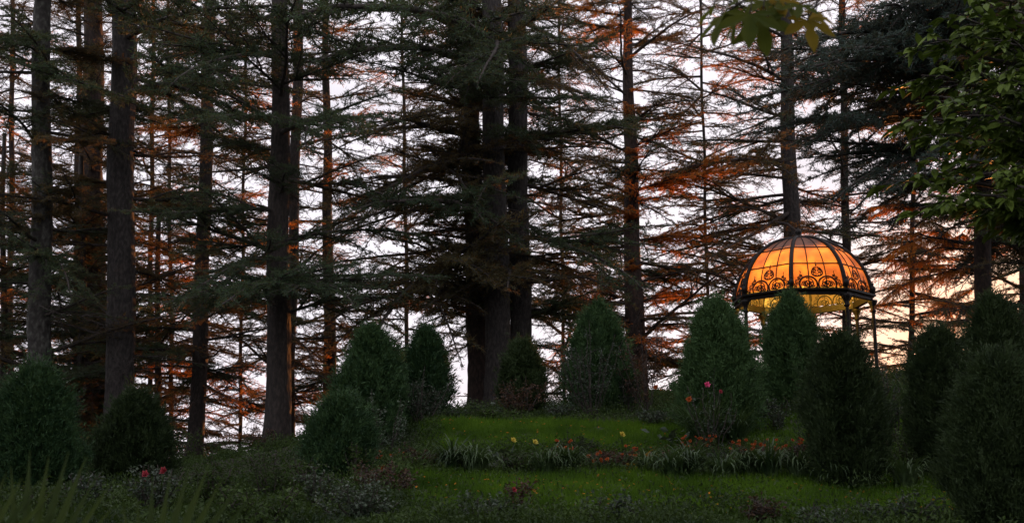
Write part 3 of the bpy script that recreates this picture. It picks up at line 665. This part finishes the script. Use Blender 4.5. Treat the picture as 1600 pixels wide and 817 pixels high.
bush('reddish-leaved bush growing in front of the round evergreen ball', 600, 715, 120, 14.4, n=900, stems=12, mat='red_leaf', flowers=((632, 775, 'orange', 1.2),))
bush('thin reddish weed with a small red flower on the lower lawn', 812, 740, 60, 13, n=260, stems=5, mat='red_leaf', flowers=((803, 765, 'redp', .9),))
bush('straggly grey bush at the bottom edge below the round evergreen ball', 560, 745, 150, 12.4, n=1100, stems=14)
bush('dark leafy bush at the bottom edge below the weedy gap', 400, 750, 150, 11.6, n=1100, stems=14, mat='weed_leaf')
bush('grey leafy bush at the bottom edge in the middle of the lower lawn', 955, 765, 130, 12, n=900, stems=12)
bush('low leafy bush at the bottom edge left of the middle of the lower lawn', 760, 775, 140, 11.8, n=900, stems=12, mat='rose_leaf')
bush('leafy bush with brown leaves on the lower lawn slope right of its middle', 1190, 772, 90, 12.2, n=520, stems=9, mat='red_leaf')
bush('grey leafy bush at the bottom edge left of the lower right corner shrub', 1410, 768, 130, 11.6, n=900, stems=12)
bush('small grey leafy bush at the bottom edge right of the brown-leaved one', 1285, 785, 90, 11.6, n=500, stems=9)
bush('dark tangled bush behind the two yellow flowers on the right part of the bed', 905, 678, 110, 17.9, n=900, stems=12, mat='weed_leaf')
bush('reddish bush between the round evergreen ball and the drooping strap-leaved clumps', 655, 700, 100, 16.9, n=800, stems=11, mat='red_leaf')
bush('sprawling brown-leaved bush in the bed just below the upper lawn', 965, 700, 90, 16.9, n=650, stems=10, mat='red_leaf')
bush('grey-green bush at the right end of the upper lawn below the brownish rose bush', 1030, 640, 90, 20.6, n=650, stems=10, mat='rose_leaf')
bush('low green bush on the crest of the upper lawn right of the two yellow blooms', 775, 640, 90, 21.6, n=650, stems=10, mat='weed_leaf')
bush('low leafy bush on the crest of the upper lawn below the upright evergreen', 880, 632, 100, 21.8, n=650, stems=10, mat='rose_leaf')
bush('leafy bush between the tall rounded shrub and the lower right corner shrub', 1425, 660, 90, 16.5, n=800, stems=12, mat='weed_leaf')
bush('bushy weeds in front of the far left rounded shrub behind the palm', 60, 745, 110, 13, n=800, stems=12, mat='weed_leaf')
bush('tall leafy weeds left of the round evergreen ball beside the flared trunk', 480, 705, 80, 14.6, n=800, stems=12, mat='weed_leaf')
for px, yt, wd, D, mt, lb in ((690, 712, 70, 16.9, 'red_leaf', 'reddish low bush just behind the leftmost drooping strap-leaved clump'), (820, 705, 80, 16.4, 'weed_leaf', 'green weedy bush in the bed between the broad-leaved plant and the yellow flowers'),
        (1030, 705, 70, 17.2, 'red_leaf', 'rusty low bush behind the pale dry stems'), (1100, 700, 90, 17.3, 'rose_leaf', 'low grey bush behind the middle of the lily row'), (1175, 700, 90, 17.0, 'red_leaf', 'rust-leaved bush behind the dense clump in the lily row'),
        (1240, 690, 80, 17.4, 'red_leaf', 'rust-leaved bush touching the left side of the tall rounded shrub'), (560, 690, 70, 15.6, 'weed_leaf', 'weedy bush at the right foot of the round evergreen ball'), (500, 725, 90, 13.6, 'rose_leaf', 'grey weedy bush in front of the round evergreen ball'),
        (1260, 605, 80, 21.5, 'weed_leaf', 'green bush at the foot of the pointed shrub before the dome'), (1180, 610, 70, 21.5, 'rose_leaf', 'grey bush between the cone-shaped shrub and the pointed shrub'), (700, 640, 60, 21.8, 'rose_leaf', 'low grey bush left of the two yellow blooms on the lawn crest'),
        (985, 560, 60, 23.5, 'rose_leaf', 'tall wispy bush between the upright evergreen and the orange-flecked trunk'), (285, 650, 80, 25, 'weed_leaf', 'wispy wild shrub on the ridge left of the slim leaning trunk'), (352, 672, 70, 27, 'weed_leaf', 'wispy wild shrub on the ridge between the slim leaning and flared trunks'), (400, 660, 60, 25, 'red_leaf', 'wispy reddish shrub at the left foot of the large flared trunk'), (232, 668, 60, 22, 'weed_leaf', 'wild shrub at the right foot of the low dark rounded shrub')):
    bush(lb, px, yt, wd, D, mat=mt, n=620, stems=11)
# bedding plants with orange leaves and blooms
BED = [(585, 703, 18.3), (625, 706, 18), (590, 732, 15.8), (700, 715, 17.4), (935, 708, 16.6), (985, 700, 17), (1015, 712, 16.8), (1080, 684, 18.2), (1105, 683, 18.3), (1150, 690, 17.8), (1190, 688, 17.6), (1225, 690, 17.4), (1260, 683, 17.8), (880, 690, 17.4)]
ORD = ['first', 'second', 'third', 'fourth', 'fifth', 'sixth', 'seventh', 'eighth', 'ninth', 'tenth', 'eleventh', 'twelfth', 'thirteenth', 'fourteenth', 'fifteenth', 'sixteenth', 'seventeenth', 'eighteenth', 'nineteenth', 'twentieth']
for i, (px, py, D) in enumerate(sorted(BED)):
    rd = random.Random(i)
    fl = [(px + rd.uniform(-16, 16), py + rd.uniform(-3, 14), 'orange', rd.uniform(.55, .95)) for _ in range(9)]
    bush('low rust-orange flowering plant, %s from the left in the flower beds' % ORD[i], px, py, 46, D, 'red_leaf', 230, 7, (.045, .024), fl, 'flowering plant', 'bedding_plant', group='rust-orange plants in the flower beds')
YEL = [(802, 688, 17.8, 'yellow flower on a thin stalk left of its taller yellow neighbour'), (836, 691, 17.6, 'yellow flower on a thin stalk by the strap-leaved clump below the upper lawn'), (972, 679, 17.8, 'single yellow flower on a stalk beside the pale dry stems')]
for px, py, D, lb in YEL:
    b = G(px, D); T = empty('yellow_flower', b); tag(T, lb, 'flower'); q = at(px, py, D) - b
    link('stalk', MB().tube([(0, 0, -.03), (.02, 0, q.z * .5), tuple(q)], .006, 5).mesh('stalk', M['weed_leaf']), T)
    o = link('flower', BL_M['yellow'], T, q); o.rotation_euler = (.9, 0, .2); o.scale = (1.3, 1.3, 1.3)
    P = np.array([(0, 0, h) for h in np.linspace(.05, q.z * .8, 14)]); v, f = diamonds(P, rng.normal(0, 1, (14, 3)), .09, .025)
    link('foliage', tri_mesh('foliage', v, f, [M['weed_leaf']]), T)

# ------------------------------------------------------------------ strap-leaved clumps
def strap_blades(n, h, spread, wd, rd):
    v, f = [], []
    for i in range(n):
        a = rd.uniform(0, 6.28); d = Vector((math.cos(a), math.sin(a), 0)); s = Vector((-d.y, d.x, 0)); L = h * rd.uniform(.75, 1.35); bend = rd.uniform(.8, 2.1) * spread
        o = d * rd.uniform(0, .10) + s * rd.gauss(0, .05); b = len(v); N = 7; ang = rd.uniform(1.15, 1.5); p = Vector(o)
        for k in range(N):
            t = k / (N - 1); wk = wd * (1 - t ** 2.2) * rd.uniform(.9, 1.1) + .001
            v += [tuple(p + s * wk / 2), tuple(p - s * wk / 2)]
            p = p + (d * math.cos(ang) + Vector((0, 0, math.sin(ang)))) * L / (N - 1); ang -= bend * (.25 + t) * .45
        for k in range(N - 1): q = b + 2 * k; f += [(q, q + 1, q + 2), (q + 1, q + 3, q + 2)]
    return np.array(v), np.array(f)
CL = [(700, 17.2, .50, 60, 'drooping strap-leaved clump at the left end of the flower bed'), (745, 17.0, .50, 60, 'drooping strap-leaved clump beside a broad-leaved plant near the left end of the flower bed'),
      (845, 16.8, .50, 46, 'dark strap-leaved clump below the two yellow flowers'), (895, 16.9, .55, 46, 'dark bushy strap-leaved clump right of the yellow flowers'), (1010, 16.7, .46, 50, 'strap-leaved clump right of the pale dry stems'),
      (1045, 16.4, .46, 56, 'grey-green strap-leaved clump left of the middle of the lily row'), (1085, 16.3, .50, 60, 'arching grey-green strap-leaved clump in the middle of the lily row'), (1125, 16.5, .52, 60, 'tall arching strap-leaved clump just right of the lily row middle'),
      (1165, 16.3, .52, 64, 'dense strap-leaved clump below the rust-orange flowers'), (1205, 16.4, .50, 60, 'wide strap-leaved clump left of the tall rounded shrub'), (1245, 16.3, .48, 56, 'strap-leaved clump brushing the left side of the tall rounded shrub'),
      (1300, 14.6, .40, 40, 'strap-leaved clump at the left foot of the tall rounded shrub'), (1345, 14.5, .38, 40, 'short strap-leaved clump at the right foot of the tall rounded shrub'), (1425, 14.8, .46, 44, 'pale strap-leaved clump left of the lower right corner shrub'),
      (1115, 18.6, .70, 56, 'tall strap-leaved clump under the crimson rose'), (1155, 18.7, .70, 52, 'tall arching strap-leaved clump at the right foot of the cone-shaped shrub'), (1085, 18.9, .6, 36, 'upright strap-leaved clump under the orange flower'),
      (1372, 19, .85, 40, 'tall spiky strap-leaved clump against the sunset glow beside the gazebo'), (1420, 21, .85, 40, 'spiky strap-leaved clump left of the dark bulky shrub')]
for i, (px, D, h, n, lb) in enumerate(CL):
    rd = random.Random(900 + i); px += rd.uniform(-9, 9); D += rd.uniform(-.25, .35) - (.8 if 16 < D < 17.3 else 0); h *= rd.uniform(.7, 1.15); T = empty('daylily_clump', G(px, D)); tag(T, lb, 'plant', 'strap-leaved clumps in the flower beds')
    v, f = strap_blades(int(n * 2.2), h * 1.25, 1.0 if i < 14 else .7, .030, rd); o = link('leaves', tri_mesh('leaves', v, f, [M['strap_leaf']]), T)
T = empty('dry_stems', G(1002, 16.6)); tag(T, 'pale dry folded leaves standing at the edge of the lower lawn', 'plant')
v, f = strap_blades(14, .46, 1.3, .04, random.Random(3)); link('leaves', tri_mesh('leaves', v, f, [M['gold_leaf']]), T)
for px, D, s, lb in ((785, 16.9, .15, 'broad-leaved blue-green plant in the bed right of the drooping clumps'), (705, 16.2, .12, 'single broad leaf plant lying at the edge of the lower lawn'), (1045, 18.9, .13, 'broad-leaved plant below the brownish rose bush'), (775, 21.6, .10, 'leafy plant with blue-green leaves on the crest of the upper lawn')):
    b = G(px, D); T = empty('broad_leaved_plant', b); tag(T, lb, 'plant'); n = 26
    P = rng.normal(0, .1, (n, 3)) * np.array([1.4, 1, .6]) + np.array([0, 0, .18]); v, f = diamonds(P, rng.normal(0, 1, (n, 3)) * np.array([1, 1, .35]) + np.array([0, 0, .2]), s * 1.3, s, .1)
    link('foliage', tri_mesh('foliage', v, f, [M['rose_leaf']]), T)
    st = MB(); [st.tube([(0, 0, -.03), tuple(p)], .005, 4) for p in P[:10]]; link('stems', st.mesh('stems', M['weed_leaf']), T)

# ------------------------------------------------------------------ grass and ground cover
def scatter(pxa, pxb, Da, Db, dens):
    """random ground points in the wedge between two columns and two depths"""
    xa = (pxa - 800) / F; xb = (pxb - 800) / F; area = (xb - xa) * (Db ** 2 - Da ** 2) / 2; n = int(area * dens)
    D = np.sqrt(rng.uniform(Da ** 2, Db ** 2, n)); X = rng.uniform(xa, xb, n) * D * 1.0
    return np.stack([X, D, gz(X, D)], 1)
def clump(P, sc1, sc2): return np.sin(P[:, 0] * sc1 + 1.3 * np.sin(P[:, 1] * sc2)) * np.sin(P[:, 1] * sc2 * 1.3 + np.sin(P[:, 0] * sc1 * .7))
lawn = [scatter(600, 1530, 12.2, 15.95, 5200), scatter(655, 1150, 18.5, 21.2, 4200), scatter(1150, 1480, 18.3, 21.5, 2500), scatter(560, 1500, 15.9, 18.5, 420)]
P = np.concatenate(lawn); P = P[clump(P, 2.3, 3.1) > -.93]
hg = 1 + .55 * clump(P, 3.7, 4.6) + .35 * clump(P, 9.1, 7.3)
P = P[rng.uniform(0, 1.5, len(P)) < hg]; q = np.tile([0., 0., 1.], (len(P), 1)); cut = rng.uniform(0, 1, len(P)) < .3
v, f = join([needles(P[~cut], q[~cut], 1, .085, .011, .40, .35, .0), needles(P[cut], q[cut], 1, .15, .012, .45, .25, .0)])
tag(link('grass', tri_mesh('grass', v, f, [M['grass']])), 'short green grass on the lower and upper lawn banks', 'grass', kind='stuff')
P = np.concatenate([scatter(-80, 640, 9.5, 17, 520), scatter(-80, 620, 17, 30, 170), scatter(1540, 2100, 8, 30, 120), scatter(-500, -80, 9, 30, 90), scatter(560, 1560, 10.5, 12.9, 420), scatter(560, 1480, 15.9, 18.6, 260), scatter(585, 690, 16.5, 22, 380), scatter(600, 1540, 12.9, 15.8, 45), scatter(640, 1600, 21, 33, 170)])
H = .12 + .30 * np.clip(clump(P, 1.7, 2.2) + .3, 0, 1) * rng.uniform(.3, 1, len(P)); k = 3
Pk = np.repeat(P, k, 0); Pk[:, 2] += np.repeat(H, k) * rng.uniform(.05, 1, len(Pk)); Pk[:, :2] += rng.normal(0, .04, (len(Pk), 2))
v, f = diamonds(Pk, rng.normal(0, 1, (len(Pk), 3)) + np.array([0, 0, .35]), .065, .026)
tag(link('ground_cover', tri_mesh('ground_cover', v, f, [M['weed_leaf']])), 'low weedy leaves covering the slope around the lawns', 'ground cover', kind='stuff')

P = np.concatenate([scatter(600, 1530, 12.4, 15.9, 14), scatter(655, 1150, 18.5, 21.2, 9)]); P[:, 2] += .06
v, f = diamonds(P, rng.normal(0, 1, (len(P), 3)) * np.array([1, 1, .15]), .055, .034)
tag(link('fallen_leaves', tri_mesh('fallen_leaves', v, f, [M['needle_rust_sunlit']])), 'small fallen brown leaves strewn over the lawns', 'leaves', kind='stuff')

# ------------------------------------------------------------------ broadleaf tree reaching in from the right
def leaf_blade(L, W, n=5):
    v, f = [], []
    for i in range(n + 1):
        t = i / n; wk = W / 2 * math.sin(math.pi * min(1, t ** .8 * .98 + .02)) ; z = -.18 * L * t * t
        v += [(t * L, wk, z + wk * .25), (t * L, 0, z), (t * L, -wk, z + wk * .25)]
    for i in range(n):
        a = 3 * i; f += [(a, a + 1, a + 4, a + 3), (a + 1, a + 2, a + 5, a + 4)]
    return v, f
def broadleaf():
    rd = random.Random(77); D0 = 13.0; base = G(1760, D0); T = empty('broadleaf_tree', base)
    tag(T, 'leafy broadleaf tree reaching into the upper right corner', 'tree')
    Ht = 10.0; m = MB(); m.tube([(0, 0, -.3), (.05, 0, 1.5), (0, .1, 4), (-.05, .1, 7), (0, 0, Ht)], [.30, .24, .2, .15, .06], 12); link('trunk', m.mesh('trunk', M['bark_grey']), T)
    v, f = leaf_blade(.165, .070); lm = bpy.data.meshes.new('leaf'); lm.from_pydata(v, [], f); lm.materials.append(M['broad_leaf']); lm.polygons.foreach_set('use_smooth', [True] * len(f))
    v2, f2 = leaf_blade(.14, .058); lm2 = bpy.data.meshes.new('leaf'); lm2.from_pydata(v2, [], f2); lm2.materials.append(M['broad_leaf'])
    leaves = []
    tips = [(1500, 22, 11.6), (1455, 62, 11.8), (1540, -10, 12), (1440, 118, 12.2), (1470, 150, 11.2), (1430, 190, 12.6), (1470, 210, 11.8), (1520, 110, 11.0), (1540, 180, 11.0), (1425, 285, 12.4), (1450, 318, 11.8), (1490, 250, 11.6), (1500, 300, 11.2), (1550, 270, 11), (1560, 330, 11.6), (1580, 60, 11.4), (1590, 220, 11.8), (1600, 130, 11), (1590, 310, 11.2), (1520, 60, 12)]
    for tip in tips:
        e = at(*tip) - base; z0 = max(1.6, e.z * .9 - .3); s = Vector((0, 0, z0)); n = 9
        p = [s.lerp(e, i / n) + Vector((rd.gauss(0, .05), rd.gauss(0, .05), .5 * math.sin(math.pi * i / n) * .6)) for i in range(n + 1)]; p[0] = s; p[-1] = e
        mb = MB(); mb.tube(p, [.05 * (1 - .85 * i / n) for i in range(n + 1)], 6)
        for j in range(3, n + 1):
            for sgn in (-1, 1, 1):
                dd = (p[j] - p[j - 1]).normalized(); side = dd.cross(Vector((0, 0, 1))).normalized() * sgn * rd.choice((1, -1))
                L = rd.uniform(.28, .6); q = p[j].lerp(p[j - 1], rd.random()); w_ = dd * .9 + side * rd.uniform(.3, 1.0) + Vector((0, 0, rd.gauss(0, .18))); w_.normalize()
                r_ = [q, q + w_ * L * .5 + Vector((0, 0, .02)), q + w_ * L - Vector((0, 0, .05))]; mb.tube(r_, [.007, .005, .003], 4, False)
                for k in range(9):
                    t = rd.uniform(.25, 1); o = r_[0].lerp(r_[2], t); az = math.atan2(w_.y, w_.x) + rd.gauss(0, .9)
                    leaves.append((o, az, rd.gauss(.28, .3), rd.gauss(0, .45), rd.uniform(.75, 1.3)))
        link('limb', mb.mesh('limb', M['limb']), T)
    rd.shuffle(leaves)
    # the leaves nearest the viewer are picked apart singly, the rest stay joined
    order = sorted(range(len(leaves)), key=lambda i: (base + leaves[i][0]).y if abs((base + leaves[i][0]).x / (base + leaves[i][0]).y) < .465 else 99)
    V_, F_ = [], []; vb = np.array(v)
    for c_, i in enumerate(order):
        o, az, dr, ro, s = leaves[i]; rot = Matrix.Rotation(az, 3, 'Z') @ Matrix.Rotation(dr, 3, 'Y') @ Matrix.Rotation(ro, 3, 'X')
        if c_ < 285:
            ob = link('leaf', lm if c_ % 2 else lm2, T, o); ob.rotation_euler = rot.to_euler(); ob.scale = (s, s, s)
        else:
            b = sum(len(x) for x in V_[-1:]) * 0 + len(V_) * len(v); V_.append((np.array(rot) @ (vb * s).T).T + np.array(o)); F_ += [tuple(b + q for q in fc) for fc in f]
    me = bpy.data.meshes.new('foliage'); me.from_pydata(np.concatenate(V_).tolist(), [], F_); me.materials.append(M['broad_leaf']); link('foliage', me, T)['kind'] = 'stuff'
broadleaf()

# ------------------------------------------------------------------ near branch with big lobed leaves, top of the picture
def lobed(L):
    v, f = [(0, 0, 0)], []; ang = [-100, -58, 0, 58, 100]; ln = [.55, .85, 1.0, .85, .55]
    ring = []
    for i, (a, q) in enumerate(zip(ang, ln)):
        a = R(a); d = Vector((math.cos(a), math.sin(a), 0)); s = Vector((-d.y, d.x, 0)); Q = L * q
        for t, wk in ((.32, -.12), (.55, -.19), (.78, -.13), (1.0, 0), (.78, .13), (.55, .19), (.32, .12)): ring.append(d * Q * t + s * Q * wk + Vector((0, 0, -.12 * Q * t * t + .10 * abs(wk) * Q)))
    for p in ring: v.append(tuple(p))
    for i in range(1, len(ring)): f.append((0, i, i + 1))
    return v, f
def near_branch():
    base = G(3300, 3.2); T = empty('maple_tree', base); tag(T, 'near tree hanging big lobed leaves into the top edge beside the slim grey trunk', 'tree')
    top = at(1500, -160, 4.2) - base
    link('trunk', MB().tube([(0, 0, -.3), (-.05, 0, 1.2), (-.1, 0, 2.6), (-.1, 0, 4.2)], [.14, .11, .09, .04], 10).mesh('trunk', M['bark_grey']), T)
    e1 = at(1135, 20, 4.0) - base; e2 = at(1262, 30, 3.9) - base; q = at(1320, -70, 4.1) - base
    st = Vector((-.1, 0, 2.75))
    link('limb', MB().tube([st, st.lerp(q, .33) + Vector((0, 0, .2)), st.lerp(q, .66) + Vector((0, 0, .2)), q, (q + e1) / 2 + Vector((0, 0, .05)), e1], [.04, .032, .024, .014, .008, .004], 7).mesh('limb', M['limb']), T)
    link('limb', MB().tube([q, (q + e2) / 2, e2], [.012, .008, .003], 6).mesh('limb', M['limb']), T)
    v, f = lobed(.155)
    me = {k: bpy.data.meshes.new('leaf') for k in ('lobed_leaf', 'gold_leaf')}
    for k, m_ in me.items(): m_.from_pydata(v, [], f); m_.materials.append(M[k])
    for (px, py, D, az, dr, ro, s, k) in ((1128, 26, 4.05, -2.3, 1.0, .2, 1.1, 'lobed_leaf'), (1190, 34, 3.95, -1.6, 1.2, .3, 1.1, 'lobed_leaf'), (1230, 10, 4.0, -1.1, 1.0, -.2, .9, 'lobed_leaf'), (1275, 22, 4.05, -.7, 1.0, .3, .8, 'gold_leaf'), (1140, 8, 4.0, -2.6, .9, .3, 1.0, 'lobed_leaf'), (1172, 22, 3.9, -1.9, 1.1, -.2, 1.15, 'lobed_leaf'), (1150, 30, 4.1, -2.4, 1.2, .5, .9, 'lobed_leaf'), (1195, 2, 4.0, -1.2, .9, .2, 1.0, 'lobed_leaf'), (1115, 12, 4.2, -2.9, .7, .1, .9, 'lobed_leaf'),
                                          (1262, 32, 3.9, -1.3, 1.25, .1, .95, 'gold_leaf'), (1250, 8, 3.9, -2.0, .8, -.3, .7, 'lobed_leaf'), (1215, 0, 4.0, -1.5, .9, .2, .8, 'gold_leaf')):
        p = at(px, py, D) - base; o = link('leaf', me[k], T, p); o.rotation_euler = (ro, dr, az); o.scale = (s, s, s)
        link('leaf_stalk', MB().tube([p, p + Vector((.02, .02, .10)), (p + Vector((.05, .03, .16)))], .003, 4).mesh('leaf_stalk', M['limb']), T)
near_branch()

# ------------------------------------------------------------------ fan palm, lower left, close to the lens
def fan_palm():
    base = G(120, 3.6); T = empty('fan_palm', base); tag(T, 'near fan palm with stiff pointed green fronds in the lower left corner', 'palm')
    link('trunk', MB().tube([(0, 0, -.2), (0, 0, .15)], [.12, .09], 10).mesh('trunk', M['bark_brown']), T)
    def blade(L, W):
        v, f = [], []; N = 6
        for i in range(N + 1):
            t = i / N; wk = W / 2 * (.55 + .45 * math.sin(math.pi * min(1, t * 1.1))) * (1 - t ** 3) + .0008; z = -.06 * L * t * t
            v += [(t * L, wk, z + wk * .5), (t * L, 0, z), (t * L, -wk, z + wk * .5)]
        for i in range(N):
            a = 3 * i; f += [(a, a + 1, a + 4, a + 3), (a + 1, a + 2, a + 5, a + 4)]
        me = bpy.data.meshes.new('leaflet'); me.from_pydata(v, [], f); me.materials.append(M['palm']); return me
    bl = blade(.40, .026)
    for (px, py, D, a0, a1, n, s) in ((40, 962, 3.0, 58, 130, 11, 1.03), (232, 975, 3.1, 34, 112, 12, 1.03), (-60, 930, 3.0, 30, 100, 9, .8)):
        h = at(px, py, D) - base
        fr = link('frond', MB().tube([(0, 0, .1), h * .5 + Vector((0, 0, .08)), h], [.014, .011, .009], 6).mesh('frond', M['palm']), T)
        for i in range(n):
            a = R(a0 + (a1 - a0) * i / (n - 1)); o = link('leaflet', bl, fr, h)
            o.rotation_euler = Matrix(((math.cos(a), -math.sin(a), 0), (.25 * math.sin(a), .25 * math.cos(a), -1), (math.sin(a), math.cos(a), .25))).to_3x3().normalized().to_euler()
            q = s * (.85 + .25 * math.sin(math.pi * i / (n - 1)) + .04 * math.sin(i * 2.3)); o.scale = (q, q, q)
fan_palm()
sc.cycles.max_bounces = 6; sc.cycles.diffuse_bounces = 3; sc.cycles.transmission_bounces = 4; sc.cycles.transparent_max_bounces = 4
sc.cycles.use_denoising = True
